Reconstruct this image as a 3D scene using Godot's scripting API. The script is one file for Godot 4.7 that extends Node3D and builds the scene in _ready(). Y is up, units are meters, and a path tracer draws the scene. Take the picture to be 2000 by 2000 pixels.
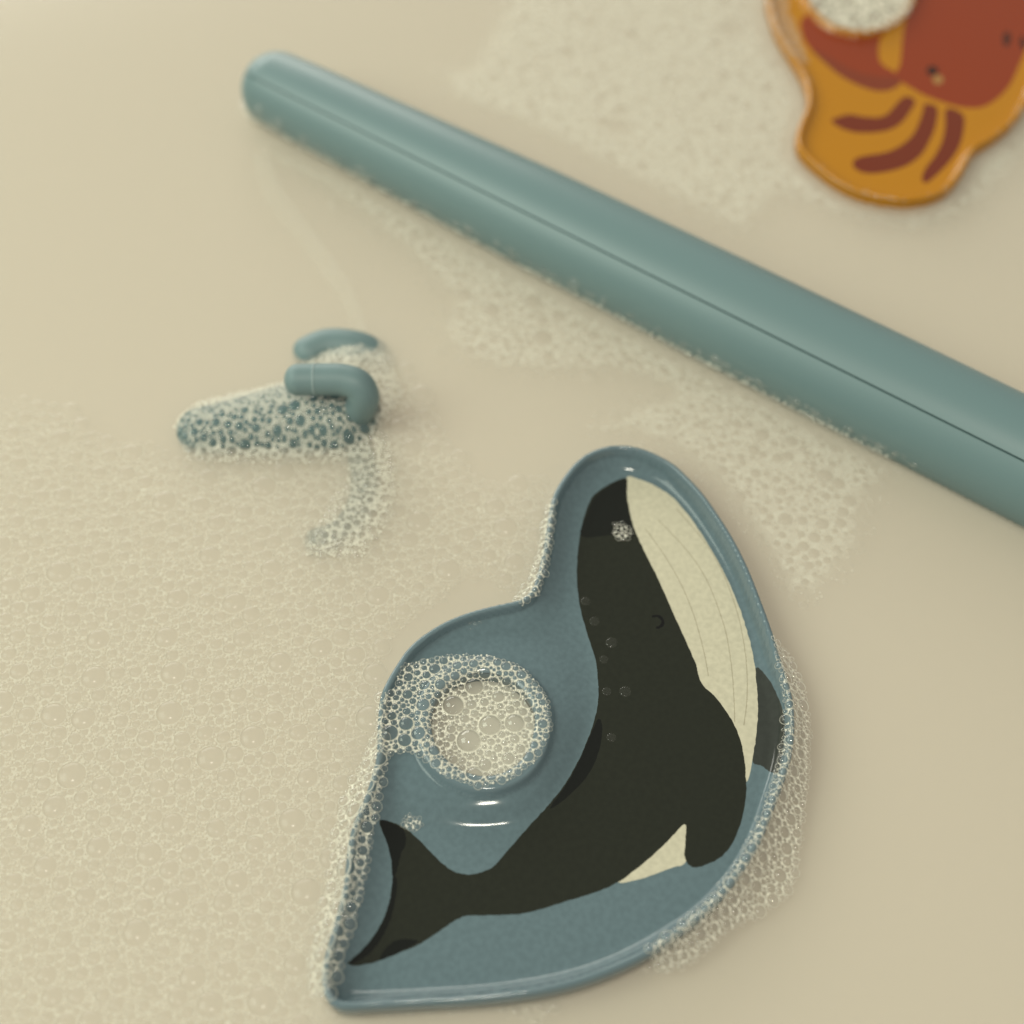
extends Node3D
# Bath toys on milky bath water: a blue whale tray, a blue rod, a blue hook, an orange tray, and foam.

const PITCH := 55.0
const DIST := 0.30
const FOV := 40.0
const MM := 0.001
const PX := 0.000112          # metres per photograph pixel near the middle of the frame

var cam_at := Vector3.ZERO
var cam_f := Vector3.ZERO
var cam_u := Vector3.ZERO
var half_tan := 0.0
var rng := RandomNumberGenerator.new()
var noise := FastNoiseLite.new()
var names := {}
var M := {}
var dome_big: ArrayMesh
var dome_mid: ArrayMesh
var dome_small: ArrayMesh
var dome_thin: ArrayMesh
var dome_mid_thin: ArrayMesh
var whale: Dictionary
var toy: Dictionary
var rod_line: Array = []       # [centre, radius] stations of the rod
var body_a := Vector3.ZERO
var body_b := Vector3.ZERO
var body_r := 0.006       # at the left end
var body_s := 0.0105      # at the right end

# ------------------------------------------------------------------ helpers
func at(px: float, py: float, h := 0.0) -> Vector3:
	var d := cam_f + Vector3.RIGHT * ((px - 1000.0) / 1000.0 * half_tan) + cam_u * ((1000.0 - py) / 1000.0 * half_tan)
	return cam_at + d * ((h - cam_at.y) / d.y)

func flat(px: float, py: float, h := 0.0) -> Vector2:
	var v := at(px, py, h)
	return Vector2(v.x, v.z)

# control points in a crop of the photograph -> smooth closed outline lying at height h
func outline(pts: Array, ox: float, oy: float, s: float, h: float, steps := 6) -> PackedVector2Array:
	var c := PackedVector2Array()
	for i in range(0, pts.size(), 2):
		c.append(flat(ox + pts[i] / s, oy + pts[i + 1] / s, h))
	return smooth_loop(c, steps)

func smooth_loop(c: PackedVector2Array, steps: int) -> PackedVector2Array:
	var out := PackedVector2Array()
	var n := c.size()
	for i in n:
		var a := c[(i + n - 1) % n]
		var b := c[i]
		var d := c[(i + 1) % n]
		var e := c[(i + 2) % n]
		for k in steps:
			out.append(b.cubic_interpolate(d, a, e, float(k) / steps))
	return out

func numbered(called: String) -> String:
	names[called] = names.get(called, -1) + 1
	return called if names[called] == 0 else "%s_%03d" % [called, names[called]]

func thing(called: String, label: String, category: String, where: Vector3, group := "") -> Node3D:
	var o := Node3D.new()
	o.name = numbered(called)
	add_child(o)
	o.position = where
	o.set_meta("label", label)
	o.set_meta("category", category)
	if group:
		o.set_meta("group", group)
	return o

func part(called: String, mesh: Mesh, mat: Material, parent: Node3D) -> MeshInstance3D:
	var o := MeshInstance3D.new()
	o.name = called
	o.mesh = mesh
	if mat:
		o.material_override = mat
	parent.add_child(o, true)
	return o

func make_mesh(v: PackedVector3Array, idx: PackedInt32Array, uv := PackedVector2Array(), nrm := PackedVector3Array(), tint := PackedColorArray()) -> ArrayMesh:
	var n := nrm
	if n.is_empty():
		n.resize(v.size())
		for i in range(0, idx.size(), 3):
			var a := v[idx[i]]
			var f := (v[idx[i + 2]] - a).cross(v[idx[i + 1]] - a)
			n[idx[i]] += f
			n[idx[i + 1]] += f
			n[idx[i + 2]] += f
		for i in n.size():
			n[i] = n[i].normalized()
	var arr := []
	arr.resize(Mesh.ARRAY_MAX)
	arr[Mesh.ARRAY_VERTEX] = v
	arr[Mesh.ARRAY_NORMAL] = n
	arr[Mesh.ARRAY_INDEX] = idx
	if uv.size():
		arr[Mesh.ARRAY_TEX_UV] = uv
	if tint.size():
		arr[Mesh.ARRAY_COLOR] = tint
	var m := ArrayMesh.new()
	m.add_surface_from_arrays(Mesh.PRIMITIVE_TRIANGLES, arr)
	return m

# tube along a line with a radius at each station, closed by rounded ends; from..to is the slice of its girth (whole turn by default)
func tube(line: PackedVector3Array, radii: PackedFloat32Array, sides := 28, from := 0.0, to := TAU, up := Vector3.UP) -> ArrayMesh:
	var v := PackedVector3Array()
	var idx := PackedInt32Array()
	var n := line.size()
	for i in n:
		var t := (line[mini(i + 1, n - 1)] - line[maxi(i - 1, 0)]).normalized()
		var side := t.cross(up).normalized()
		var top := side.cross(t).normalized()
		for k in sides + 1:
			var a := lerpf(from, to, float(k) / sides)
			v.append(line[i] + (side * cos(a) + top * sin(a)) * radii[i])
	for i in n - 1:
		for k in sides:
			var p := i * (sides + 1) + k
			idx.append_array([p, p + sides + 1, p + 1, p + 1, p + sides + 1, p + sides + 2])
	return make_mesh(v, idx)

func rounded(line: PackedVector3Array, radii: PackedFloat32Array, start: bool, end: bool, squash := 0.8) -> Array:
	# adds stations that round the ends off
	var l := PackedVector3Array()
	var r := PackedFloat32Array()
	var n := line.size()
	if start:
		var t := (line[0] - line[1]).normalized()
		for k in range(8, 0, -1):
			var a := k / 8.0 * PI / 2
			l.append(line[0] + t * sin(a) * radii[0] * squash)
			r.append(maxf(radii[0] * cos(a), 1e-6))
	l.append_array(line)
	r.append_array(radii)
	if end:
		var t := (line[n - 1] - line[n - 2]).normalized()
		for k in range(1, 9):
			var a := k / 8.0 * PI / 2
			l.append(line[n - 1] + t * sin(a) * radii[n - 1] * squash)
			r.append(maxf(radii[n - 1] * cos(a), 1e-6))
	return [l, r]

func smooth_line(c: Array, steps := 8) -> PackedVector3Array:
	var out := PackedVector3Array()
	for i in c.size() - 1:
		var a: Vector3 = c[maxi(i - 1, 0)]
		var b: Vector3 = c[i]
		var d: Vector3 = c[i + 1]
		var e: Vector3 = c[mini(i + 2, c.size() - 1)]
		for k in steps:
			out.append(b.cubic_interpolate(d, a, e, float(k) / steps))
	out.append(c[c.size() - 1])
	return out

# ------------------------------------------------------------------ signed distance on a grid (negative inside the loop)
func field(loop: PackedVector2Array, o: Vector2, cell: float, nx: int, nz: int) -> PackedFloat32Array:
	var pts := PackedVector2Array()
	for i in loop.size():
		var a := loop[i]
		var b := loop[(i + 1) % loop.size()]
		var k := maxi(1, ceili(a.distance_to(b) / (cell * 0.6)))
		for j in k:
			pts.append(a.lerp(b, float(j) / k))
	var near := PackedInt32Array()
	near.resize(nx * nz)
	near.fill(-1)
	var best := PackedFloat32Array()
	best.resize(nx * nz)
	best.fill(1e9)
	for i in pts.size():
		var cx := clampi(roundi((pts[i].x - o.x) / cell), 0, nx - 1)
		var cz := clampi(roundi((pts[i].y - o.y) / cell), 0, nz - 1)
		var q := Vector2(o.x + cx * cell, o.y + cz * cell)
		var d := q.distance_squared_to(pts[i])
		var c := cz * nx + cx
		if d < best[c]:
			best[c] = d
			near[c] = i
	var pass_a := [Vector2i(-1, 0), Vector2i(0, -1), Vector2i(-1, -1), Vector2i(1, -1)]
	for p in 2:
		for zz in nz:
			var z := zz if p == 0 else nz - 1 - zz
			for xx in nx:
				var x := xx if p == 0 else nx - 1 - xx
				var c := z * nx + x
				var q := Vector2(o.x + x * cell, o.y + z * cell)
				for s: Vector2i in pass_a:
					var ax := x + (s.x if p == 0 else -s.x)
					var az := z + (s.y if p == 0 else -s.y)
					if ax < 0 or az < 0 or ax >= nx or az >= nz:
						continue
					var k := near[az * nx + ax]
					if k < 0:
						continue
					var d := q.distance_squared_to(pts[k])
					if d < best[c]:
						best[c] = d
						near[c] = k
			if p == 0:
				for x in range(nx - 2, -1, -1):
					var c := z * nx + x
					var k := near[c + 1]
					if k >= 0:
						var d := Vector2(o.x + x * cell, o.y + z * cell).distance_squared_to(pts[k])
						if d < best[c]:
							best[c] = d
							near[c] = k
	var out := PackedFloat32Array()
	out.resize(nx * nz)
	var m := pts.size()
	for z in nz:
		for x in nx:
			var c := z * nx + x
			var q := Vector2(o.x + x * cell, o.y + z * cell)
			var k := near[c]
			var d := 1.0
			if k >= 0:
				var e := Geometry2D.get_closest_point_to_segment(q, pts[(k + m - 1) % m], pts[k])
				var f := Geometry2D.get_closest_point_to_segment(q, pts[k], pts[(k + 1) % m])
				d = sqrt(minf(q.distance_squared_to(e), q.distance_squared_to(f)))
			out[c] = -d if Geometry2D.is_point_in_polygon(q, loop) else d
	for z in range(1, nz - 1):
		for x in range(1, nx - 1):
			var c := z * nx + x
			var others := signf(out[c - 1]) + signf(out[c + 1]) + signf(out[c - nx]) + signf(out[c + nx])
			if absf(out[c]) > cell * 1.3 and absf(others) > 1.5 and signf(others) != signf(out[c]):
				out[c] = -out[c]
	return out

func sample(f: PackedFloat32Array, t: Dictionary, p: Vector2) -> float:
	var x: float = clampf((p.x - t.o.x) / t.cell, 0.0, t.nx - 1.001)
	var z: float = clampf((p.y - t.o.y) / t.cell, 0.0, t.nz - 1.001)
	var ix := int(x)
	var iz := int(z)
	var fx := x - ix
	var fz := z - iz
	var nx: int = t.nx
	var c := iz * nx + ix
	return lerpf(lerpf(f[c], f[c + 1], fx), lerpf(f[c + nx], f[c + nx + 1], fx), fz)

# ------------------------------------------------------------------ a moulded tray: lip, sloping wall, flat floor, skirt down into the water
func tray_field(out_loop: PackedVector2Array, hole: PackedVector2Array, floor_loop: PackedVector2Array, cell: float, rim_h: float, floor_h: float, lip: float, hole_lip := 1.0) -> Dictionary:
	var lo := out_loop[0]
	var hi := out_loop[0]
	for p in out_loop:
		lo = lo.min(p)
		hi = hi.max(p)
	lo -= Vector2.ONE * 0.008
	hi += Vector2.ONE * 0.008
	var t := {"o": lo, "cell": cell, "nx": ceili((hi.x - lo.x) / cell) + 1, "nz": ceili((hi.y - lo.y) / cell) + 1, "rim": rim_h, "floor": floor_h, "lip": lip, "loop": out_loop, "hole": hole, "lo": lo, "hi": hi}
	var a := field(out_loop, lo, cell, t.nx, t.nz)
	var b := field(hole, lo, cell, t.nx, t.nz)
	t.f = field(floor_loop, lo, cell, t.nx, t.nz)
	for i in a.size():
		a[i] = maxf(a[i], -b[i] * hole_lip)
	t.e = a
	return t

func tray_height(t: Dictionary, d: float, f: float) -> float:
	# d: distance inward from the edge, f: distance outward from the flat floor
	var rim: float = t.rim
	var lip: float = t.lip
	var r := lip * 0.5
	if d < r:
		var k := clampf((r - d) / r, 0.0, 1.0)
		return rim - r * (1.0 - sqrt(maxf(1.0 - k * k, 0.0)))
	if d < lip:
		return rim - 0.0001 * smoothstep(r, lip, d)
	var low: float = t.floor
	if f <= 0.0:
		return low
	var s := (d - lip) / (d - lip + f)
	var step := 0.0016 * smoothstep(lip, lip + 0.0005, d)
	var ease := 1.0 - pow(1.0 - s, 1.7)
	return lerpf(rim - 0.0001 - step, low, smoothstep(0.0, 1.0, ease) * 0.5 + ease * 0.5)

func tray_y(t: Dictionary, p: Vector2) -> float:
	# the tray's top at p, or -1 outside it
	if p.x < t.lo.x or p.y < t.lo.y or p.x > t.hi.x or p.y > t.hi.y:
		return -1.0
	var e := sample(t.e, t, p)
	return -1.0 if e > 0.0 else tray_height(t, -e, sample(t.f, t, p))

func tray_meshes(t: Dictionary, base: Vector3) -> Array:
	# [lip mesh, basin mesh]
	var nx: int = t.nx
	var nz: int = t.nz
	var e: PackedFloat32Array = t.e
	var f: PackedFloat32Array = t.f
	var v := PackedVector3Array()
	var uv := PackedVector2Array()
	var idx := [PackedInt32Array(), PackedInt32Array()]
	var grid := PackedInt32Array()
	grid.resize(nx * nz)
	grid.fill(-1)
	var cuts := {}
	var size: Vector2 = t.hi - t.lo
	var side := maxf(size.x, size.y)
	var depth := PackedFloat32Array()
	for z in nz - 1:
		for x in nx - 1:
			var c := z * nx + x
			if e[c] > 0 and e[c + 1] > 0 and e[c + nx] > 0 and e[c + nx + 1] > 0:
				continue
			for tri: Array in [[c, c + 1, c + nx], [c + 1, c + nx + 1, c + nx]]:
				var poly := PackedInt32Array()
				for k in 3:
					var a: int = tri[k]
					var b: int = tri[(k + 1) % 3]
					if e[a] <= 0:
						if grid[a] < 0:
							grid[a] = v.size()
							var p: Vector2 = t.o + Vector2(a % nx, a / nx) * t.cell
							v.append(Vector3(p.x, tray_height(t, -e[a], f[a]), p.y) - base)
							uv.append((p - t.lo) / side)
							depth.append(-e[a])
						poly.append(grid[a])
					if (e[a] <= 0) != (e[b] <= 0):
						var key := mini(a, b) * 4 + (0 if absi(a - b) == 1 else 1 if absi(a - b) == nx else 2)
						if not cuts.has(key):
							var s := e[a] / (e[a] - e[b])
							var p: Vector2 = t.o + Vector2(a % nx, a / nx).lerp(Vector2(b % nx, b / nx), s) * t.cell
							cuts[key] = v.size()
							v.append(Vector3(p.x, tray_height(t, 0.0, 1.0), p.y) - base)
							uv.append((p - t.lo) / side)
							depth.append(0.0)
						poly.append(cuts[key])
				for k in range(1, poly.size() - 1):
					var m := (depth[poly[0]] + depth[poly[k]] + depth[poly[k + 1]]) / 3.0
					idx[0 if m < t.lip + 0.0004 else 1].append_array([poly[0], poly[k], poly[k + 1]])
	# normals of the whole sheet, so that lip and basin join without a crease
	var n := PackedVector3Array()
	n.resize(v.size())
	for s in 2:
		var ii: PackedInt32Array = idx[s]
		for i in range(0, ii.size(), 3):
			var w := (v[ii[i + 2]] - v[ii[i]]).cross(v[ii[i + 1]] - v[ii[i]])
			n[ii[i]] += w
			n[ii[i + 1]] += w
			n[ii[i + 2]] += w
	for i in n.size():
		n[i] = n[i].normalized()
	return [make_mesh(v, idx[0], uv, n), make_mesh(v, idx[1], uv, n)]

func skirt(loop: PackedVector2Array, base: Vector3, top: float, low: float, outward: float) -> ArrayMesh:
	var v := PackedVector3Array()
	var idx := PackedInt32Array()
	var uv := PackedVector2Array()
	var n := loop.size()
	var turn := 1.0 if Geometry2D.is_polygon_clockwise(loop) else -1.0
	var rows := [[-0.00012, top - 0.0002], [0.0001, top - 0.0008], [0.0, top - 0.0018], [-0.0006, low + 0.002], [-0.002, low]]
	for i in n:
		var t := (loop[(i + 1) % n] - loop[(i + n - 1) % n]).normalized()
		var side := Vector2(t.y, -t.x) * turn * outward * -1.0
		for r: Array in rows:
			var p: Vector2 = loop[i] + side * r[0]
			v.append(Vector3(p.x, r[1], p.y) - base)
			uv.append(Vector2.ZERO)
	var m := rows.size()
	for i in n:
		for k in m - 1:
			var a := i * m + k
			var b := (i + 1) % n * m + k
			if turn * outward > 0:
				idx.append_array([a, a + 1, b, b, a + 1, b + 1])
			else:
				idx.append_array([a, b, a + 1, b, b + 1, a + 1])
	return make_mesh(v, idx, uv)

# ------------------------------------------------------------------ flat print: filled shapes on a texture that lies on the tray's floor
func fill_shape(im: Image, loop: PackedVector2Array, t: Dictionary, c: Color, wobble := 0.00006) -> void:
	var size: Vector2 = t.hi - t.lo
	var k := im.get_width() / maxf(size.x, size.y)
	var p := PackedVector2Array()
	for q in loop:
		var w := Vector2(noise.get_noise_2d(q.x * 9000, q.y * 9000), noise.get_noise_2d(q.y * 9000 + 400, q.x * 9000)) * wobble * 2.0
		p.append((q + w - t.lo) * k)
	var lo := 1e9
	var hi := -1e9
	for q in p:
		lo = minf(lo, q.y)
		hi = maxf(hi, q.y)
	for y in range(maxi(0, floori(lo)), mini(im.get_height() - 1, ceili(hi)) + 1):
		var xs := PackedFloat32Array()
		for i in p.size():
			var a := p[i]
			var b := p[(i + 1) % p.size()]
			if (a.y <= y) != (b.y <= y):
				xs.append(a.x + (b.x - a.x) * (y - a.y) / (b.y - a.y))
		xs.sort()
		for i in range(0, xs.size() - 1, 2):
			var x0 := clampi(roundi(xs[i]), 0, im.get_width())
			var x1 := clampi(roundi(xs[i + 1]), 0, im.get_width())
			if x1 > x0:
				im.fill_rect(Rect2i(x0, y, x1 - x0, 1), c)

func draw_stroke(im: Image, pts: PackedVector2Array, t: Dictionary, c: Color, wide: float, broken := false) -> void:
	var size: Vector2 = t.hi - t.lo
	var k := im.get_width() / maxf(size.x, size.y)
	for i in pts.size() - 1:
		var n := ceili(pts[i].distance_to(pts[i + 1]) * k * 2.0)
		for j in n:
			var q := pts[i].lerp(pts[i + 1], float(j) / n)
			if broken and noise.get_noise_2d(q.x * 22000, q.y * 22000) < -0.12:
				continue
			var w := maxi(1, roundi(wide * k * (0.8 + 0.5 * noise.get_noise_2d(q.y * 30000, q.x * 30000))))
			var o: Vector2 = (q - t.lo) * k
			im.fill_rect(Rect2i(roundi(o.x) - w / 2, roundi(o.y) - w / 2, w, w), c)

func crop_line(pts: Array, ox: float, oy: float, s: float, h: float) -> PackedVector2Array:
	var c: Array = []
	for i in range(0, pts.size(), 2):
		c.append(at(ox + pts[i] / s, oy + pts[i + 1] / s, h))
	var out := PackedVector2Array()
	for q in smooth_line(c, 6):
		out.append(Vector2(q.x, q.z))
	return out

func lin(r: float, g: float, b: float, a := 1.0) -> Color:
	return Color(r, g, b, a).linear_to_srgb()

func mat(c: Color, rough: float, alpha := 1.0, spec := 0.5) -> StandardMaterial3D:
	var m := StandardMaterial3D.new()
	m.albedo_color = Color(c.r, c.g, c.b, alpha)
	m.roughness = rough
	m.metallic_specular = spec
	if alpha < 1.0:
		m.transparency = BaseMaterial3D.TRANSPARENCY_ALPHA
		m.cull_mode = BaseMaterial3D.CULL_DISABLED
	return m

func noise_tex(freq: float, lo: float, hi: float, size := 512, seed_ := 3, octaves := 3) -> NoiseTexture2D:
	var n := FastNoiseLite.new()
	n.noise_type = FastNoiseLite.TYPE_SIMPLEX_SMOOTH
	n.frequency = freq
	n.seed = seed_
	n.fractal_octaves = octaves
	var t := NoiseTexture2D.new()
	t.width = size
	t.height = size
	t.seamless = true
	t.noise = n
	var g := Gradient.new()
	g.set_color(0, Color(lo, lo, lo))
	g.set_color(1, Color(hi, hi, hi))
	t.color_ramp = g
	return t

# ------------------------------------------------------------------ bubbles
func dome(sides: int, rings: int, high: float, collar: float) -> ArrayMesh:
	# surface 0: the soap film; surface 1: the thicker wet collar round its foot
	var v := PackedVector3Array()
	var n := PackedVector3Array()
	var idx := PackedInt32Array()
	for r in rings + 1:
		var a := r / float(rings) * PI / 2
		for s in sides:
			var b := s * TAU / sides
			v.append(Vector3(cos(a) * cos(b), sin(a) * high, cos(a) * sin(b)))
			n.append(Vector3(cos(a) * cos(b) * high, sin(a), cos(a) * sin(b) * high).normalized())
	for r in rings:
		for s in sides:
			var a := r * sides + s
			var b := r * sides + (s + 1) % sides
			if r == rings - 1:
				idx.append_array([a, b, a + sides])
			else:
				idx.append_array([a, b, a + sides, b, b + sides, a + sides])
	var m := make_mesh(v, idx, PackedVector2Array(), n)
	if collar > 0:
		var w := PackedVector3Array()
		var j := PackedInt32Array()
		var ring := [[1.0 - collar * 0.35, 0.0], [1.0, collar * 1.5], [1.0 + collar * 0.4, collar * 0.8], [1.0 + collar, 0.0]]
		for s in sides:
			var b := s * TAU / sides
			for q: Array in ring:
				w.append(Vector3(cos(b) * q[0], q[1], sin(b) * q[0]))
		for s in sides:
			for k in 3:
				var a := s * 4 + k
				var b := (s + 1) % sides * 4 + k
				j.append_array([a, a + 1, b, b, a + 1, b + 1])
		var extra := make_mesh(w, j)
		m.add_surface_from_arrays(Mesh.PRIMITIVE_TRIANGLES, extra.surface_get_arrays(0))
	return m

func rod_gap(p: Vector2) -> float:
	# distance of p from the rod's waterline (negative inside)
	var best := 1e9
	for i in rod_line.size() - 1:
		var a := Vector2(rod_line[i][0].x, rod_line[i][0].z)
		var b := Vector2(rod_line[i + 1][0].x, rod_line[i + 1][0].z)
		var ab := b - a
		var s := clampf((p - a).dot(ab) / ab.length_squared(), 0.0, 1.0)
		best = minf(best, p.distance_to(a + ab * s) - lerpf(rod_line[i][1], rod_line[i + 1][1], s) * 0.9)
	return best

func body_top(p: Vector2) -> float:
	# top of the hook's blue float under its foam, -1 beside it
	var a := Vector2(body_a.x, body_a.z)
	var ab := Vector2(body_b.x, body_b.z) - a
	var s := clampf((p - a).dot(ab) / ab.length_squared(), 0.0, 1.0)
	var d := p.distance_to(a + ab * s)
	var r := lerpf(body_r, body_s, s)
	return -1.0 if d > r else sqrt(r * r - d * d) * 0.8 + body_a.y

func body_edge(p: Vector2) -> float:
	var a := Vector2(body_a.x, body_a.z)
	var ab := Vector2(body_b.x, body_b.z) - a
	var s := clampf((p - a).dot(ab) / ab.length_squared(), 0.0, 1.0)
	return p.distance_to(a + ab * s) - lerpf(body_r, body_s, s)

func on_rod(px: float, py: float, r: float) -> Array:
	# the place on the rod seen at a pixel, as a bubble sitting there: [flat place, radius, place, normal]
	for k in 160:
		var q := at(px, py, 0.017 - k * 0.0001)
		var a: Vector3 = rod_line[0][0]
		var b: Vector3 = rod_line[rod_line.size() - 1][0]
		var t := clampf((q - a).dot(b - a) / (b - a).length_squared(), 0.0, 1.0)
		var c := a.lerp(b, t)
		var wide: float = rod_line[0][1]
		for j in rod_line.size() - 1:
			var k0: float = a.distance_to(rod_line[j][0]) / a.distance_to(b)
			var k1: float = a.distance_to(rod_line[j + 1][0]) / a.distance_to(b)
			if t >= k0 and t <= k1:
				wide = lerpf(rod_line[j][1], rod_line[j + 1][1], (t - k0) / (k1 - k0))
		if q.distance_to(c) < wide:
			return [Vector2(q.x, q.z), r * PX, q, (q - c).normalized()]
	var w := at(px, py, 0.0)
	return [Vector2(w.x, w.z), r * PX, w, Vector3.UP]

func foam_height(p: Vector2, kind: String) -> float:
	var h := 0.0
	h = maxf(h, tray_y(whale, p))
	h = maxf(h, tray_y(toy, p))
	if kind == "mound":
		h = maxf(h, maxf(body_top(p) + 0.0002, 0.0005))
		h = maxf(h, 0.0028 * exp(-maxf(body_edge(p) + 0.0014, 0.0) / 0.0026))
		h = maxf(h, 0.0045 * exp(-p.distance_squared_to(flat(690, 735)) / 0.00006))
	elif kind == "rod":
		h = maxf(h, 0.0018)
	elif kind == "bank":
		var d := 0.02
		if p.x > whale.lo.x and p.y > whale.lo.y and p.x < whale.hi.x and p.y < whale.hi.y:
			d = sample(whale.e, whale, p)
		h = maxf(h, 0.0049 * exp(-maxf(d, 0.0) / 0.0045)) if d > -0.0022 else maxf(h, 0.0046)
	elif kind == "corner":
		h = maxf(h, 0.0034)
	elif kind == "plug":
		h = maxf(h, 0.0050)
	return h

# fills a region with touching bubbles, largest first. sizes: rows of [radius from, radius to, tries] in photograph pixels
func foam(label: String, where: Vector2, regions: Array, sizes: Array, o := {}) -> Node3D:
	var cell: float = o.get("cell", 0.00012)
	var root := thing("foam_patch", label, "foam", Vector3(where.x, 0, where.y), "patches of bath foam")
	var polys: Array = []
	var lo := Vector2(9, 9)
	var hi := Vector2(-9, -9)
	for g: Array in regions:
		var c := PackedVector2Array()
		for i in range(0, g.size(), 2):
			c.append(flat(g[i], g[i + 1], o.get("above", 0.0)))
		polys.append(c)
		for q in c:
			lo = lo.min(q)
			hi = hi.max(q)
	lo -= Vector2.ONE * 0.002
	hi += Vector2.ONE * 0.002
	var nx := ceili((hi.x - lo.x) / cell) + 1
	var nz := ceili((hi.y - lo.y) / cell) + 1
	var room := PackedFloat32Array()
	room.resize(nx * nz)
	var on_whale: bool = o.get("on_whale", false)
	var warp: float = o.get("warp", 0.0012)
	var reach: float = o.get("reach", 0.0)       # how far the foam creeps up the tray's lip
	var kind: String = o.get("kind", "")
	var rod_low: float = o.get("rod_low", 0.0)
	var rod_high: float = o.get("rod_high", 9.0)
	for z in nz:
		for x in nx:
			var p := lo + Vector2(x, z) * cell
			var q := p + Vector2(noise.get_noise_2d(p.x * 2600, p.y * 2600), noise.get_noise_2d(p.y * 2600 + 90, p.x * 2600 - 70)) * warp
			var inside := false
			for c: PackedVector2Array in polys:
				if Geometry2D.is_point_in_polygon(q, c):
					inside = true
					break
			room[z * nx + x] = 1.0 if inside else -1.0
	for z in range(0, nz):
		for x in range(0, nx):
			var c := z * nx + x
			if room[c] < 0:
				continue
			var p := lo + Vector2(x, z) * cell
			if not on_whale and p.x > whale.lo.x and p.y > whale.lo.y and p.x < whale.hi.x and p.y < whale.hi.y and sample(whale.e, whale, p) < -reach:
				room[c] = -1.0
			elif p.x > toy.lo.x and p.y < toy.hi.y and sample(toy.e, toy, p) < -0.0006 and not o.get("on_toy", false):
				room[c] = -1.0
			else:
				var gap := rod_gap(p)
				if gap < rod_low or gap > rod_high:
					room[c] = -1.0

	# how deep each spot lies inside the patch, for foam that thins out towards its edge
	var fade: float = o.get("fade", 0.0)
	var deep := PackedFloat32Array()
	if fade > 0.0:
		deep.resize(nx * nz)
		for c in nx * nz:
			deep[c] = 0.0 if room[c] < 0.0 else 1.0
		for turn in 2:
			for zz in range(1, nz - 1):
				var z := zz if turn == 0 else nz - 1 - zz
				for xx in range(1, nx - 1):
					var x := xx if turn == 0 else nx - 1 - xx
					var c := z * nx + x
					if deep[c] > 0.0:
						var k := -1 if turn == 0 else 1
						deep[c] = minf(deep[c], minf(minf(deep[c + k], deep[c + k * nx]) + cell, minf(deep[c + k * (nx + 1)], deep[c + k * (nx - 1)]) + cell * 1.414))
	var found: Array = []
	var keep: float = o.get("grow", 1.0)
	for b: Array in o.get("fixed", []):
		var p := flat(b[0], b[1], o.get("above", 0.0))
		var r: float = b[2] * PX * 0.96
		found.append([p, r])
		var x := roundi((p.x - lo.x) / cell)
		var z := roundi((p.y - lo.y) / cell)
		var w := ceili((r + 24 * PX) / cell)
		for zz in range(maxi(0, z - w), mini(nz - 1, z + w) + 1):
			for xx in range(maxi(0, x - w), mini(nx - 1, x + w) + 1):
				var d := sqrt(float((xx - x) * (xx - x) + (zz - z) * (zz - z))) * cell - r * 0.98
				if d < room[zz * nx + xx]:
					room[zz * nx + xx] = d
	for k in sizes.size():
		var row: Array = sizes[k]
		var next: float = (sizes[k + 1][1] if k + 1 < sizes.size() else 0.0) * PX
		var here: float = row[1] * PX
		var tries := int(row[2])
		var open := PackedInt32Array()
		for c in nx * nz:
			if room[c] >= row[0] * PX:
				open.append(c)
		if open.is_empty():
			continue
		for i in mini(tries, open.size() * 2):
			var pick := open[rng.randi_range(0, open.size() - 1)]
			var x := pick % nx
			var z := pick / nx
			var free := room[pick]
			var r := lerpf(row[0], row[1], pow(rng.randf(), 1.6)) * PX
			if free < r:
				continue
			if row.size() > 3 and noise.get_noise_2d(x * 0.55 + 500, z * 0.55) < row[3]:
				continue
			var p := lo + Vector2(x, z) * cell
			if kind == "mound" and r > 4.4 * PX and p.y < lerpf(body_a.z, body_b.z, clampf((p.x - body_a.x) / (body_b.x - body_a.x), 0, 1)) + 0.0005:
				continue
			found.append([p, r])
			var far := maxf(here, next) + r
			var w := ceili(far / cell)
			for zz in range(maxi(0, z - w), mini(nz - 1, z + w) + 1):
				for xx in range(maxi(0, x - w), mini(nx - 1, x + w) + 1):
					var d := sqrt(float((xx - x) * (xx - x) + (zz - z) * (zz - z))) * cell - r * 0.98
					var c := zz * nx + xx
					if d < room[c]:
						room[c] = d
	# the wet foam between the bubbles: a sheet with an opening under every bubble
	if o.get("sheet", true):
		var v := PackedVector3Array()
		var idx := PackedInt32Array()
		var spot := {}
		var thin := PackedColorArray()
		for z in nz - 1:
			for x in nx - 1:
				var c := z * nx + x
				if room[c] <= 0.0 or room[c + 1] <= -0.00004 or room[c + nx] <= -0.00004 or room[c + nx + 1] <= -0.00004:
					continue
				var four := PackedInt32Array()
				for k: int in [c, c + 1, c + nx, c + nx + 1]:
					if not spot.has(k):
						spot[k] = v.size()
						var q := lo + Vector2(k % nx, k / nx) * cell
						if fade > 0.0:
							thin.append(Color(1, 1, 1, smoothstep(0.0, fade * (1.0 + 0.6 * noise.get_noise_2d(q.x * 900, q.y * 900)), deep[k]) * (0.78 + 0.35 * noise.get_noise_2d(q.x * 420 + 31, q.y * 420))))
						v.append(Vector3(q.x, foam_height(q, kind) + 0.00009 + 0.00005 * noise.get_noise_2d(q.x * 9000, q.y * 9000), q.y) - root.position)
					four.append(spot[k])
				idx.append_array([four[0], four[1], four[2], four[1], four[3], four[2]])
		if idx.size():
			part("wet_foam", make_mesh(v, idx, PackedVector2Array(), PackedVector3Array(), thin), o.get("sheet_mat", M.sheet), root)
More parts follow.
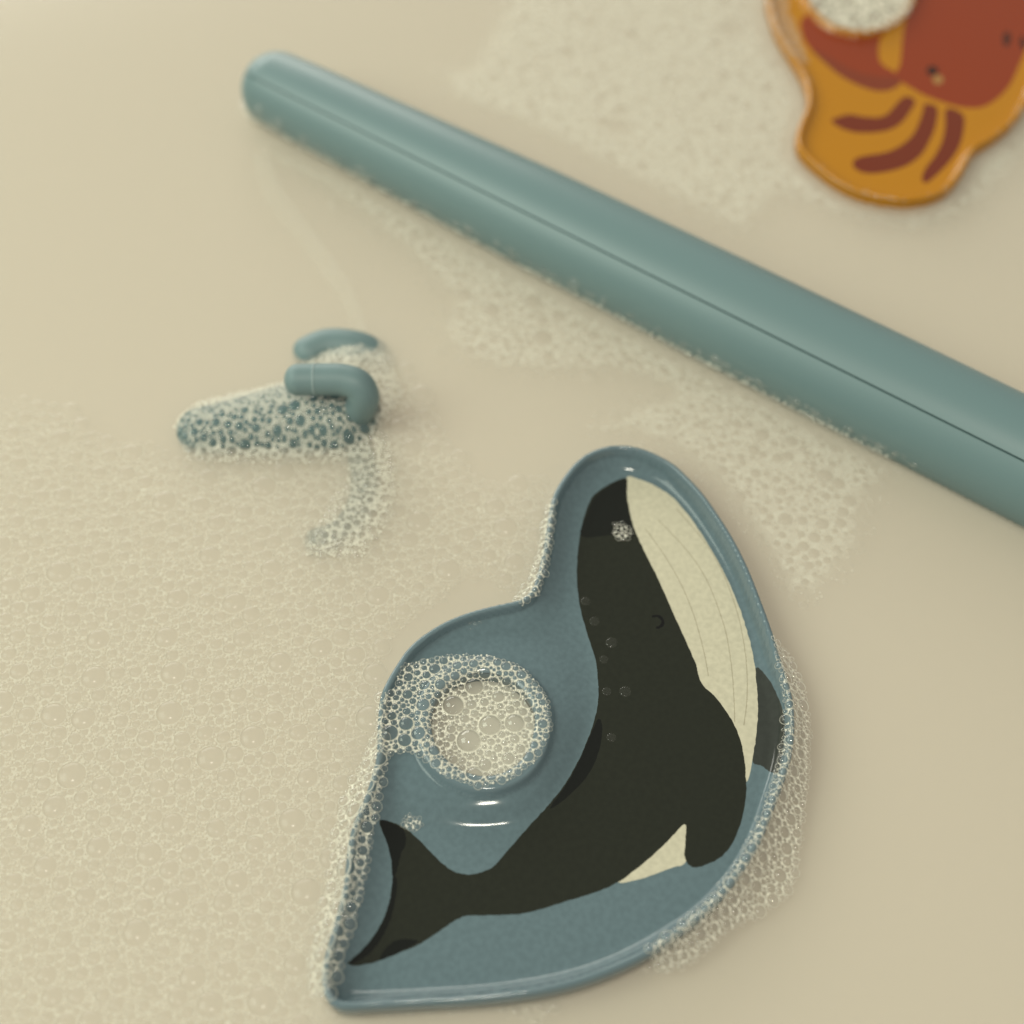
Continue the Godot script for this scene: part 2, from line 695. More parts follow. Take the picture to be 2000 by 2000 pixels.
	for b: Array in o.get("hits", []):
		found.append(b)
	found.sort_custom(func(a, b): return a[1] > b[1])
	var fine: Array[Transform3D] = []
	var fine_tiny: Array[Transform3D] = []
	var most: int = o.get("most", 200)
	var split: float = o.get("split", 9.0) * PX
	var high: float = o.get("high", 1.0)
	var film: Material = o.get("film", M.film)
	var wet: Material = o.get("wet", M.wet)
	var froth: Material = o.get("froth", M.froth)
	var tiny: float = o.get("tiny", 4.0) * PX
	var layer: float = o.get("layer", 0.0)
	var faint: bool = o.get("shape", 0) == 1
	for i in found.size():
		var p: Vector2 = found[i][0]
		var r: float = found[i][1] * keep
		var h := foam_height(p, kind)
		var e := 0.0005
		var nrm := Vector3.UP
		if h > 0.0005 and r < 0.004:
			var gx := foam_height(p + Vector2(e, 0), kind) - foam_height(p - Vector2(e, 0), kind)
			var gz := foam_height(p + Vector2(0, e), kind) - foam_height(p - Vector2(0, e), kind)
			nrm = Vector3(-clampf(gx / (2 * e), -1.2, 1.2), 1.0, -clampf(gz / (2 * e), -1.2, 1.2)).normalized()
		if layer > 0.0:
			h += layer * (0.5 + 0.5 * noise.get_noise_2d(p.x * 1500, p.y * 1500))
		var q := Basis(Quaternion(Vector3.UP, nrm)) if nrm.y < 0.9999 else Basis.IDENTITY
		q = q * Basis(Vector3.UP, rng.randf() * TAU)
		var b := q.scaled_local(Vector3(r, r * high, r) * Vector3(rng.randf_range(0.95, 1.05), 1, rng.randf_range(0.95, 1.05)))
		var where3 := Vector3(p.x, h + 0.00005 + rng.randf() * 0.00004, p.y) - root.position
		if found[i].size() > 2:
			b = Basis(Quaternion(Vector3.UP, found[i][3])).scaled_local(Vector3(r, r * high, r))
			where3 = found[i][2] - root.position
		if i < most and r > split:
			var o2 := MeshInstance3D.new()
			o2.name = "bubble"
			o2.mesh = dome_thin if faint else dome_big
			o2.set_surface_override_material(0, film)
			o2.set_surface_override_material(1, wet)
			o2.transform = Transform3D(b, where3)
			root.add_child(o2, true)
		elif r > tiny:
			fine.append(Transform3D(b, where3))
		else:
			fine_tiny.append(Transform3D(b, where3))
	scatter("small_bubbles", fine, dome_mid_thin if faint else dome_mid, [film, wet], root)
	scatter("fine_froth", fine_tiny, dome_small, [froth], root)
	print(label, ": ", found.size(), " bubbles, ", fine.size(), " small, ", fine_tiny.size(), " froth")
	return root

func scatter(called: String, list: Array[Transform3D], shape: ArrayMesh, mats: Array, root: Node3D) -> void:
	if list.is_empty():
		return
	var own: ArrayMesh = shape.duplicate()
	for i in mats.size():
		own.surface_set_material(i, mats[i])
	var mm := MultiMesh.new()
	mm.transform_format = MultiMesh.TRANSFORM_3D
	mm.mesh = own
	mm.instance_count = list.size()
	for i in list.size():
		mm.set_instance_transform(i, list[i])
	var o := MultiMeshInstance3D.new()
	o.name = called
	o.multimesh = mm
	o.set_meta("kind", "stuff")
	root.add_child(o, true)

# ------------------------------------------------------------------
func _ready() -> void:
	# camera
	half_tan = tan(deg_to_rad(FOV) / 2)
	var p := deg_to_rad(PITCH)
	cam_at = Vector3(0, sin(p), cos(p)) * DIST
	cam_f = -cam_at.normalized()
	cam_u = Vector3(0, cos(p), -sin(p))
	var cam := Camera3D.new()
	cam.name = "camera"
	add_child(cam)
	cam.position = cam_at
	cam.rotation_degrees = Vector3(-PITCH, 0, 0)
	var lens := CameraAttributesPhysical.new()
	lens.frustum_focal_length = 12.0 / half_tan
	lens.frustum_focus_distance = 0.271
	lens.exposure_aperture = 5.0
	lens.frustum_near = 0.01
	lens.frustum_far = 20.0
	cam.attributes = lens
	cam.fov = FOV
	cam.near = 0.01
	cam.far = 20.0
	cam.current = true
	# the room's soft light, exposure
	var env := Environment.new()
	env.background_mode = Environment.BG_COLOR
	env.background_color = lin(0.385, 0.385, 0.345)
	env.tonemap_mode = Environment.TONE_MAPPER_LINEAR
	env.tonemap_exposure = 1.05
	env.sdfgi_enabled = true
	env.ssao_enabled = true
	env.ssil_enabled = true
	var we := WorldEnvironment.new()
	we.name = "environment"
	we.environment = env
	add_child(we)
	# lamps: a broad one beyond the bath, a broad one on the left, a narrow one over the viewer's shoulder
	lamp("window_light", Vector3(-0.5, 0.42, -1.15), Vector3(0, 0, 0), Vector2(1.2, 0.36), Color(1.0, 0.99, 0.95), 0.95)
	lamp("side_light", Vector3(-0.85, 0.75, 0.12), Vector3(-0.1, 0, 0), Vector2(0.7, 0.7), Color(0.96, 1.0, 0.93), 0.8)
	lamp("ceiling_light", Vector3(0.02, 1.1, 0.5), Vector3(0, 0, 0.02), Vector2(0.17, 0.055), Color(1.0, 0.97, 0.9), 0.5)

	rng.seed = 71
	noise.seed = 5
	noise.frequency = 0.9
	noise.fractal_octaves = 2
	materials()
	dome_big = dome(28, 8, 0.9, 0.075)
	dome_mid = dome(14, 4, 0.85, 0.11)
	dome_thin = dome(28, 8, 0.9, 0.035)
	dome_mid_thin = dome(14, 4, 0.85, 0.06)
	dome_small = dome(7, 2, 0.8, 0.0)
	build_whale()
	build_rod()
	build_toy()
	build_hook()
	build_water()
	build_foam()

func lamp(called: String, where: Vector3, to: Vector3, size: Vector2, c: Color, energy: float) -> void:
	var l := AreaLight3D.new()
	l.name = called
	l.area_size = size
	l.light_color = c
	l.light_energy = energy
	l.area_range = 6.0
	l.shadow_enabled = true
	add_child(l)
	l.look_at_from_position(where, to, Vector3.UP)

func materials() -> void:
	M.blue = mat(lin(0.122, 0.172, 0.192), 0.1)
	M.rod = mat(lin(0.128, 0.202, 0.208), 0.42, 1.0, 0.55)
	M.seam = mat(lin(0.075, 0.125, 0.125), 0.9, 1.0, 0.1)
	M.pale_seam = mat(lin(0.32, 0.40, 0.40), 0.4)
	M.water = mat(lin(0.71, 0.645, 0.535), 0.16, 0.36, 0.35)
	M.milk = mat(lin(0.71, 0.645, 0.535), 1.0, 0.34, 0.0)
	M.milk.specular_mode = BaseMaterial3D.SPECULAR_DISABLED
	M.deep = mat(lin(0.71, 0.645, 0.535), 1.0, 1.0, 0.0)
	M.deep.specular_mode = BaseMaterial3D.SPECULAR_DISABLED
	var soap := lin(0.82, 0.79, 0.675)
	M.film = mat(soap, 0.03, 0.022, 0.5)
	M.wet = mat(soap, 0.4, 0.55, 0.5)
	M.froth = mat(soap, 0.55, 0.5, 0.4)
	M.clear_wet = mat(soap, 0.35, 0.62, 0.5)
	M.sheet = mat(soap, 0.5, 0.86, 0.4)
	M.thin_sheet = mat(soap, 0.5, 0.44, 0.3)
	M.pale_sheet = mat(soap, 0.5, 0.40, 0.3)
	for film: StandardMaterial3D in [M.thin_sheet, M.pale_sheet]:
		film.vertex_color_use_as_albedo = true
	M.bed = mat(soap, 0.6, 0.45, 0.3)
	M.skin = mat(soap, 0.5, 0.66, 0.3)
	M.mound_sheet = mat(soap, 0.5, 0.7, 0.3)
	M.mound_sheet.vertex_color_use_as_albedo = true
	M.veil = mat(soap, 0.5, 0.22, 0.3)
	M.veil_froth = mat(soap, 0.5, 0.12, 0.3)
	M.trace = mat(soap, 0.5, 0.05, 0.2)
	M.haze = mat(soap, 0.55, 0.25, 0.3)
	M.dull = mat(soap, 0.2, 0.03, 0.3)
	M.ghost = mat(soap, 0.1, 0.008, 0.3)
	M.hook = mat(lin(0.14, 0.21, 0.215), 0.5)
	M.float = mat(lin(0.085, 0.14, 0.145), 0.9, 1.0, 0.1)
	M.faint = mat(soap, 0.4, 0.34, 0.5)
	M.thick = mat(soap, 0.5, 0.85, 0.4)

func build_whale() -> void:
	var rim := 0.0055
	var low := 0.0012
	var out_loop := outline([990,47, 1060,50, 1120,68, 1190,105, 1240,150, 1290,205, 1340,275, 1390,355, 1435,445, 1475,545, 1510,640, 1535,720, 1562,800, 1582,880, 1587,960, 1580,1040, 1560,1120, 1530,1200, 1500,1280, 1470,1350, 1420,1430, 1360,1510, 1290,1580, 1210,1640, 1120,1700, 1020,1750, 900,1795, 780,1825, 650,1845, 520,1858, 380,1866, 240,1874, 130,1880, 85,1868, 60,1840, 46,1785, 56,1712, 78,1632, 100,1552, 118,1472, 127,1392, 137,1322, 153,1266, 184,1197, 208,1127, 224,1060, 228,990, 230,930, 238,865, 258,815, 290,760, 330,705, 390,655, 460,615, 540,585, 620,565, 690,548, 728,518, 747,470, 765,400, 778,320, 788,255, 802,205, 830,155, 870,105, 920,68], 600, 840, 1.6657, rim)
	var hole := outline([575,785, 640,798, 700,840, 735,900, 740,960, 722,1030, 680,1085, 620,1115, 560,1120, 500,1100, 445,1060, 412,1005, 402,945, 415,880, 450,830, 510,796], 600, 840, 1.6657, rim)
	var floor_loop := outline([1020,160, 1080,158, 1135,180, 1200,225, 1265,300, 1330,400, 1395,520, 1435,640, 1460,740, 1480,850, 1500,950, 1500,1050, 1480,1150, 1440,1290, 1370,1420, 1250,1545, 1090,1640, 900,1722, 640,1775, 400,1795, 190,1800, 150,1765, 165,1715, 225,1630, 262,1560, 278,1480, 280,1400, 268,1345, 290,1310, 330,1302, 375,1300, 480,1305, 600,1300, 700,1285, 790,1225, 860,1130, 910,1030, 940,930, 948,850, 938,770, 915,680, 895,600, 884,510, 884,420, 895,330, 915,260, 960,195], 600, 840, 1.6657, low)
	whale = tray_field(out_loop, hole, floor_loop, 0.00042, rim, low, 0.0012, 0.42)
	var where := at(1150, 1400)
	var root := thing("whale_tray", "glossy blue whale-shaped bath toy tray with a black and white whale print", "bath toy", where)
	# print
	var im := Image.create_empty(2048, 2048, false, Image.FORMAT_RGB8)
	im.fill(lin(0.122, 0.172, 0.192))
	var s := 1.6657
	var black := lin(0.020, 0.022, 0.015)
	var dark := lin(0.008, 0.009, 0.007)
	var cream := lin(0.57, 0.53, 0.40)
	var g := func(pts: Array, c: Color): fill_shape(im, outline(pts, 600, 840, s, low), whale, c)
	# fin behind
	g.call([1462,772, 1490,800, 1520,860, 1540,920, 1550,1000, 1548,1070, 1535,1138, 1510,1118, 1480,1092, 1448,1075, 1450,980, 1440,900, 1445,820], lin(0.042, 0.046, 0.040))
	# belly, upper
	g.call([1038,157, 1080,160, 1130,180, 1190,220, 1250,290, 1310,380, 1360,470, 1400,560, 1430,650, 1450,730, 1462,820, 1466,900, 1462,980, 1450,1060, 1430,1145, 1400,1100, 1350,1000, 1270,850, 1180,620, 1060,380, 1030,260], cream)
	# belly, lower
	g.call([1235,1275, 1235,1398, 1180,1425, 1100,1455, 1015,1472, 1000,1440, 1080,1380, 1160,1310], cream)
	# body
	g.call([1038,157, 985,175, 930,215, 905,270, 888,340, 878,430, 880,520, 893,600, 920,690, 940,760, 948,850, 938,930, 915,1000, 885,1070, 840,1150, 780,1225, 720,1290, 650,1370, 605,1420, 560,1440, 520,1445, 470,1432, 430,1400, 390,1360, 350,1320, 310,1290, 270,1276, 238,1277, 246,1310, 264,1350, 276,1400, 278,1460, 270,1520, 252,1580, 220,1640, 180,1690, 140,1725, 133,1736, 160,1742, 220,1730, 300,1700, 370,1670, 430,1630, 480,1595, 520,1580, 600,1578, 700,1573, 780,1552, 850,1530, 940,1502, 1010,1470, 1080,1420, 1160,1350, 1226,1282, 1231,1330, 1228,1380, 1240,1412, 1265,1422, 1300,1412, 1350,1385, 1390,1330, 1415,1260, 1428,1180, 1425,1100, 1415,1030, 1395,970, 1370,925, 1330,870, 1283,822, 1260,750, 1220,660, 1180,570, 1140,480, 1100,400, 1068,330, 1050,270, 1040,210], black)
	# darker ink at the head's edge, the flukes and the back
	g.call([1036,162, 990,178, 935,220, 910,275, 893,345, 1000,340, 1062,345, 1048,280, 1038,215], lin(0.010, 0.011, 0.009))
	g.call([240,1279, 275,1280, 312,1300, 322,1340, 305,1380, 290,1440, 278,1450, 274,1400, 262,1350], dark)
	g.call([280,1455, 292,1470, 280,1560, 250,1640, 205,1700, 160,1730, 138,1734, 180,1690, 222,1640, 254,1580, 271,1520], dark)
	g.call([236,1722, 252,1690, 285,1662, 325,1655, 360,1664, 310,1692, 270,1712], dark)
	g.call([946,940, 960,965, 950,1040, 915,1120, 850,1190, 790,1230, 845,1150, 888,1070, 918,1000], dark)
	# belly lines and the closed eye
	for l: Array in [[1100,320, 1170,420, 1220,510, 1260,610, 1290,720, 1305,800], [1140,290, 1230,385, 1290,470, 1330,560, 1362,660, 1380,770, 1388,870, 1390,950], [1200,255, 1290,360, 1350,460, 1395,580, 1418,680, 1430,780, 1430,880, 1420,960]]:
		draw_stroke(im, crop_line(l, 600, 840, s, low), whale, lin(0.40, 0.36, 0.26), 0.00018, true)
	draw_stroke(im, crop_line([1124,606, 1140,604, 1153,614, 1157,626, 1152,637, 1139,643], 600, 840, s, low), whale, lin(0.006, 0.006, 0.006), 0.0005)
	var m := mat(Color.WHITE, 0.11, 1.0, 0.4)
	m.albedo_texture = ImageTexture.create_from_image(im)
	m.detail_enabled = true
	m.detail_blend_mode = BaseMaterial3D.BLEND_MODE_MUL
	m.detail_albedo = noise_tex(0.08, 0.9, 1.0, 1024, 8, 6)
	var meshes := tray_meshes(whale, where)
	part("basin", meshes[1], m, root)
	part("rim", meshes[0], M.blue, root)
	part("skirt", skirt(out_loop, where, rim - 0.0008, -0.006, 1.0), M.blue, root)
	part("hole_wall", skirt(hole, where, rim - 0.0008, -0.006, -1.0), M.blue, root)

func build_rod() -> void:
	var h := 0.0058
	var st := [[545, 176, 142.0], [600, 205, 150.0], [736, 271, 162.0], [900, 346, 178.0], [1048, 420, 192.0], [1421, 604, 211.0], [1732, 760, 222.0], [2000, 896, 229.0], [2400, 1100, 240.0]]
	var line: Array = []
	for q: Array in st:
		var c := at(q[0], q[1], h)
		var z := (c - cam_at).dot(cam_f)
		rod_line.append([c, q[2] * 0.5 / 1000.0 * half_tan * z * 1.02])
		line.append(c)
	# the axis straightened, so that the rod is a true straight piece
	var a: Vector3 = line[0]
	var b: Vector3 = line[line.size() - 1]
	var pts := PackedVector3Array()
	var rad := PackedFloat32Array()
	for q in rod_line:
		var k: float = clampf((q[0] - a).dot(b - a) / (b - a).length_squared(), 0, 1)
		q[0] = a.lerp(b, k)
	for i in 60:
		var k := i / 59.0
		var c := a.lerp(b, k)
		for j in rod_line.size() - 1:
			var k0: float = a.distance_to(rod_line[j][0]) / a.distance_to(b)
			var k1: float = a.distance_to(rod_line[j + 1][0]) / a.distance_to(b)
			if k >= k0 - 1e-6 and k <= k1 + 1e-6:
				pts.append(c)
				rad.append(lerpf(rod_line[j][1], rod_line[j + 1][1], clampf((k - k0) / (k1 - k0), 0, 1)))
				break
	var mid := pts[30]
	var root := thing("rod", "long blue-green toy rod with a rounded end floating across the bath", "toy rod", mid)
	for i in pts.size():
		pts[i] -= mid
	var ends := rounded(pts, rad, true, true, 1.0)
	# two moulded halves that meet in a groove facing the viewer
	var t := (b - a).normalized()
	var side := t.cross(Vector3.UP).normalized()
	var top := side.cross(t)
	var to_eye := (cam_at - mid)
	var joint := atan2(to_eye.dot(top), to_eye.dot(side))
	var gap := 0.016
	part("half_shell", tube(ends[0], ends[1], 40, joint + gap, joint + PI - gap), M.rod, root)
	part("half_shell", tube(ends[0], ends[1], 40, joint + PI + gap, joint + TAU - gap), M.rod, root)
	var inner: PackedFloat32Array = ends[1].duplicate()
	for i in inner.size():
		inner[i] = maxf(inner[i] - 0.0006, 1e-6)
	part("seam", tube(ends[0], inner, 40), M.seam, root)

func build_toy() -> void:
	var rim := 0.0032
	var low := 0.0013
	var s := 3.45
	var loop := outline([200,-60, 215,60, 250,170, 300,270, 370,380, 430,480, 468,580, 472,690, 445,770, 410,860, 402,940, 430,1010, 520,1100, 650,1200, 800,1280, 960,1325, 1120,1345, 1280,1330, 1420,1270, 1510,1170, 1565,1070, 1620,990, 1730,925, 1850,830, 1930,730, 2000,600, 2080,330, 2100,-100, 1900,-450, 1200,-650, 500,-500, 270,-300], 1440, 0, s, rim)
	var hole := outline([475,-100, 510,20, 590,110, 690,165, 820,190, 930,172, 1050,110, 1120,40, 1170,-50, 1150,-220, 900,-300, 600,-250], 1440, 0, s, rim)
	var floor_loop := outline([560,170, 660,240, 830,265, 1000,230, 1150,130, 1240,0, 1250,-200, 1160,-330, 1200,-480, 1800,-350, 1940,-80, 1920,330, 1850,560, 1780,690, 1660,800, 1520,880, 1440,1050, 1360,1170, 1240,1230, 1080,1240, 900,1205, 740,1130, 600,1040, 540,950, 560,860, 600,770, 600,650, 560,540, 500,410, 430,280, 420,150, 480,110], 1440, 0, s, low)
	toy = tray_field(loop, hole, floor_loop, 0.0005, rim, low, 0.0014)
	var where := at(1750, 150)
	var root := thing("orange_tray", "orange bath toy tray with a red-brown animal print in the corner", "bath toy", where)
	var im := Image.create_empty(1024, 1024, false, Image.FORMAT_RGB8)
	var orange := lin(0.42, 0.172, 0.003)
	im.fill(orange)
	var red := lin(0.235, 0.034, 0.006)
	var deep := lin(0.15, 0.024, 0.006)
	var g := func(pts: Array, c: Color): fill_shape(im, outline(pts, 1440, 0, s, low), toy, c, 0.0)
	g.call([1230,-200, 1190,-20, 1140,120, 1115,250, 1105,360, 1095,440, 1070,490, 1100,545, 1170,590, 1250,635, 1380,685, 1520,722, 1640,722, 1740,672, 1830,580, 1890,460, 1960,300, 2050,100, 2050,-300, 1600,-500], red)
	g.call([430,140, 500,90, 560,160, 640,215, 740,240, 860,245, 985,205, 955,290, 955,390, 990,445, 1060,485, 1105,550, 1040,602, 940,612, 820,575, 700,512, 600,432, 500,335, 440,240], red)
	g.call([500,335, 560,350, 680,420, 800,480, 930,510, 1060,520, 1105,550, 1040,602, 940,612, 820,575, 700,512, 600,432], lin(0.19, 0.034, 0.010))
	g.call([1180,658, 1130,650, 1080,690, 1020,758, 960,788, 850,785, 760,770, 680,788, 635,815, 700,862, 800,892, 920,892, 1030,872, 1110,822, 1170,742, 1197,690], deep)
	g.call([1265,700, 1345,722, 1340,830, 1300,940, 1240,1040, 1150,1110, 1030,1152, 900,1168, 820,1152, 778,1110, 800,1068, 880,1045, 1000,1025, 1100,980, 1180,910, 1222,830, 1250,750], deep)
	g.call([1410,730, 1520,770, 1525,880, 1490,1000, 1420,1100, 1330,1190, 1270,1232, 1243,1200, 1270,1130, 1330,1050, 1380,950, 1400,850], deep)
	g.call([1275,470, 1300,445, 1340,450, 1355,480, 1330,505, 1290,500], lin(0.03, 0.008, 0.003))
	g.call([1315,530, 1345,505, 1385,520, 1380,555, 1340,565], lin(0.32, 0.17, 0.05))
	g.call([1790,240, 1820,210, 1845,250, 1825,310, 1795,300], lin(0.06, 0.012, 0.004))
	g.call([1900,280, 1925,240, 1950,290, 1930,340], lin(0.06, 0.012, 0.004))
	var m := mat(Color.WHITE, 0.16)
	m.albedo_texture = ImageTexture.create_from_image(im)
	var meshes := tray_meshes(toy, where)
	part("basin", meshes[1], m, root)
	var om := mat(orange, 0.18)
	part("rim", meshes[0], om, root)
	part("skirt", skirt(loop, where, rim - 0.0009, -0.006, 1.0), om, root)
	part("hole_wall", skirt(hole, where, rim - 0.0009, -0.006, -1.0), om, root)

func build_hook() -> void:
	var where := at(650, 800)
	var root := thing("hook", "small blue-green double hook poking out of the foam on a sunken float", "toy hook", where)
	var prong := func(c: Array, r: float) -> void:
		var pts: Array = []
		for q: Array in c:
			pts.append(at(q[0], q[1], q[2] * MM) - where)
		var l := smooth_line(pts)
		var rad := PackedFloat32Array()
		rad.resize(l.size())
		rad.fill(r)
		var e := rounded(l, rad, false, true, 0.85)
		part("prong", tube(e[0], e[1], 24, 0, TAU, Vector3(0.1, 0.5, 0.9).normalized()), M.hook, root)
	prong.call([[684, 822, -4], [692, 812, 0], [703, 797, 5], [710, 775, 9.5], [698, 752, 12.3], [668, 742, 13], [630, 741, 13], [582, 742, 13]], 0.0035)
	prong.call([[748, 722, -8], [730, 696, -4.2], [690, 680, -2.0], [640, 677, -1.6], [603, 692, -1.8]], 0.0042)
	# raised ring near the tip
	var a := at(613, 741, 13 * MM) - where
	var b := at(615.5, 741, 13 * MM) - where
	part("ring", tube(PackedVector3Array([a, a.lerp(b, 0.3), a.lerp(b, 0.7), b]), PackedFloat32Array([0.00352, 0.00366, 0.00366, 0.00352]), 24, 0, TAU, Vector3(0.1, 0.5, 0.9).normalized()), M.pale_seam, root)
	# the sunken float that carries the prongs
	body_a = at(398, 842, -0.0012)
	body_b = at(652, 812, -0.0012)
	var l := PackedVector3Array()
	var rad := PackedFloat32Array()
	for i in 9:
		l.append(body_a.lerp(body_b, i / 8.0) - where)
		rad.append(lerpf(body_r, body_s, i / 8.0))
	var e := rounded(l, rad, true, true, 1.0)
	var shape := tube(e[0], e[1], 32)
	var o := part("float", shape, M.float, root)
	o.scale = Vector3(1, 0.8, 1)
	o.position.y = -0.0012 * 0.2
	# the stem that leads from the float under the foam
	var pts: Array = []
	for q: Array in [[690, 860, -3.4], [712, 920, -3.4], [708, 985, -3.4], [672, 1040, -3.6], [620, 1062, -4]]:
		pts.append(at(q[0], q[1], q[2] * MM) - where)
	var sl := smooth_line(pts)
	var sr := PackedFloat32Array()
	sr.resize(sl.size())
	sr.fill(0.0034)
	var se := rounded(sl, sr, true, true)
	part("stem", tube(se[0], se[1], 20), M.float, root)

func wet_edge(p: Vector2) -> float:
	# how far the water climbs what floats in it
	var d := rod_gap(p)
	if p.x > whale.lo.x and p.y > whale.lo.y and p.x < whale.hi.x and p.y < whale.hi.y:
		d = minf(d, sample(whale.e, whale, p))
	if p.x > toy.lo.x and p.y > toy.lo.y and p.x < toy.hi.x and p.y < toy.hi.y:
		d = minf(d, sample(toy.e, toy, p))
	if d < 0.0:
		return 0.0007 - 0.003 * smoothstep(0.0, -0.002, d)
	return 0.0007 * exp(-d / 0.0016) if d < 0.008 else 0.0

func build_water() -> void:
	var root := Node3D.new()
	root.name = "bath_water"
	root.set_meta("kind", "structure")
	root.set_meta("label", "milky beige bath water filling the frame")
	add_child(root)
	# top sheet: fine where the toys float, then out to the tub's far reaches
	var lo := Vector2(-0.19, -0.19)
	var n := 340
	var cell := 0.0011
	var v := PackedVector3Array()
	var idx := PackedInt32Array()
	for z in n + 1:
		for x in n + 1:
			var p := lo + Vector2(x, z) * cell
			var far := 0.0
			if x == 0 or z == 0 or x == n or z == n:
				far = 0.9
				var q := p + Vector2(p.x, p.y).normalized() * far
				v.append(Vector3(q.x, 0, q.y))
			else:
				v.append(Vector3(p.x, wet_edge(p), p.y))
	for z in n:
		for x in n:
			var c := z * (n + 1) + x
			idx.append_array([c, c + 1, c + n + 1, c + 1, c + n + 2, c + n + 1])
	part("surface", make_mesh(v, idx), M.water, root)
	for k in 3:
		var q := PlaneMesh.new()
		q.size = Vector2(2.0, 2.0)
		var o := part("milky_layer", q, M.milk if k < 2 else M.deep, root)
		o.position.y = [-0.0014, -0.0030, -0.0054][k]

func build_foam() -> void:
	# wide field on the left
	foam("wide pale field of fine bath foam left of the whale tray", flat(350, 1350), [
		[-60,790, 60,780, 140,800, 200,860, 300,870, 340,900, 470,905, 640,900, 690,900, 740,880, 770,690, 830,760, 880,870, 920,930, 990,950, 1060,930, 1085,960, 1075,1010, 1050,1090, 1020,1160, 980,1150, 960,1130, 900,1130, 860,1175, 800,1210, 745,1265, 740,1330, 700,1500, 640,1800, 625,1900, 660,1990, 700,2060, -60,2060]],
		[[16, 25, 220], [11, 16, 1200, -0.05], [7, 11, 3000, 0.0], [4.5, 7, 6000, -0.05], [3, 4.5, 14000, -0.05], [1.8, 3, 45000, -0.1]], {"most": 290, "split": 10.0, "high": 0.62, "layer": 0.0002, "wet": M.faint, "film": M.dull, "froth": M.haze, "sheet_mat": M.thin_sheet, "cell": 0.00016, "fade": 0.0035, "shape": 1})
	# on the hook's float
	foam("foam mound with dark see-through bubbles over the hook's sunken float", flat(540, 810), [
		[340,830, 400,775, 560,740, 600,690, 640,670, 700,668, 760,690, 785,760, 750,830, 770,900, 765,1000, 700,1080, 600,1075, 630,1000, 680,930, 680,895, 560,895, 370,893]],
		[[10, 13, 30], [7, 10, 220], [5, 7, 700], [3, 5, 3500], [1.8, 3, 6000]], {"above": 0.002, "most": 150, "split": 6.5, "high": 0.55, "kind": "mound", "warp": 0.0006, "sheet_mat": M.mound_sheet, "fade": 0.002, "wet": M.faint, "froth": M.skin, "tiny": 3.2})
	# between rod and whale
	foam("patchy bath foam between the rod and the whale tray's head", flat(1350, 880), [
		[480,230, 560,290, 740,372, 900,460, 1200,620, 1500,770, 1760,910, 1730,960, 1700,1000, 1690,1080, 1600,1180, 1530,1180, 1480,1080, 1400,960, 1320,890, 1230,858, 1150,860, 1150,820, 1230,780, 1300,770, 1200,735, 1080,740, 960,730, 880,700, 840,640, 870,590, 760,480, 620,370, 520,320]],
		[[17, 22, 12, 0.0], [11, 17, 90, 0.0], [7, 11, 350, 0.0], [4, 7, 1500, 0.0], [2.2, 4, 2600, 0.05]], {"warp": 0.003, "most": 240, "split": 7.0, "high": 0.55, "wet": M.faint, "film": M.dull, "froth": M.haze, "sheet_mat": M.pale_sheet, "cell": 0.00016, "fade": 0.0035, "shape": 1})
	# beyond the rod
	foam("blurred bath foam beyond the rod, around the orange tray", flat(1300, 250), [
		[900,120, 830,130, 870,200, 1000,250, 1200,350, 1420,465, 1480,470, 1530,400, 1640,440, 1780,470, 1900,440, 2020,330, 2060,100, 2060,-60, 1000,-60]],
		[[18, 26, 12, 0.0], [12, 18, 70, 0.0], [8, 12, 300, 0.0], [5, 8, 1300, 0.0], [2.6, 5, 2200, 0.05]], {"warp": 0.003, "most": 200, "split": 8.0, "high": 0.55, "wet": M.faint, "film": M.dull, "froth": M.haze, "sheet_mat": M.pale_sheet, "cell": 0.00016, "fade": 0.006, "shape": 1})
	# in the whale's ring
	var ring := foam("clear and creamy bubbles filling the hole of the whale tray", flat(930, 1400), [
		[770,1345, 790,1300, 850,1285, 900,1280, 960,1282, 1020,1305, 1065,1360, 1075,1420, 1050,1480, 1000,1520, 930,1535, 870,1515, 830,1480, 800,1465, 750,1468, 735,1420, 742,1360]],
		[[8, 11, 40], [5, 8, 1200], [3, 5, 6000], [1.9, 3, 20000], [1.2, 1.9, 40000]], {"most": 300, "split": 4.6, "on_whale": true, "warp": 0.0006, "wet": M.clear_wet, "froth": M.thick, "high": 0.95, "tiny": 2.4, "kind": "plug", "above": 0.0052, "fixed": [[926,1340,16],[885,1377,19],[957,1416,19.5],[1005,1412,17.5],[915,1446,21.5],[926,1512,15],[992,1481,11.7],[947,1493,12],[761,1431,15],[793,1413,13],[817,1433,12.6],[790,1445,12.2],[826,1378,12.2],[848,1467,10.4],[1030,1373,10],[889,1321,8.3],[893,1301,8.7],[925,1298,8.7],[988,1303,9],[1018,1319,9.5]]})
	var bed := PackedVector3Array()
	var fan := PackedInt32Array()
	var mid := Vector2.ZERO
	for q: Vector2 in whale.hole:
		mid += q / whale.hole.size()
	bed.append(Vector3(mid.x, 0.0016, mid.y) - ring.position)
	for q: Vector2 in whale.hole:
		bed.append(Vector3(q.x, 0.0016, q.y) - ring.position)
	for i in whale.hole.size():
		var nxt: int = (i + 1) % whale.hole.size()
		fan.append_array([0, i + 1, nxt + 1])
	part("foam_bed", make_mesh(bed, fan), M.bed, ring)
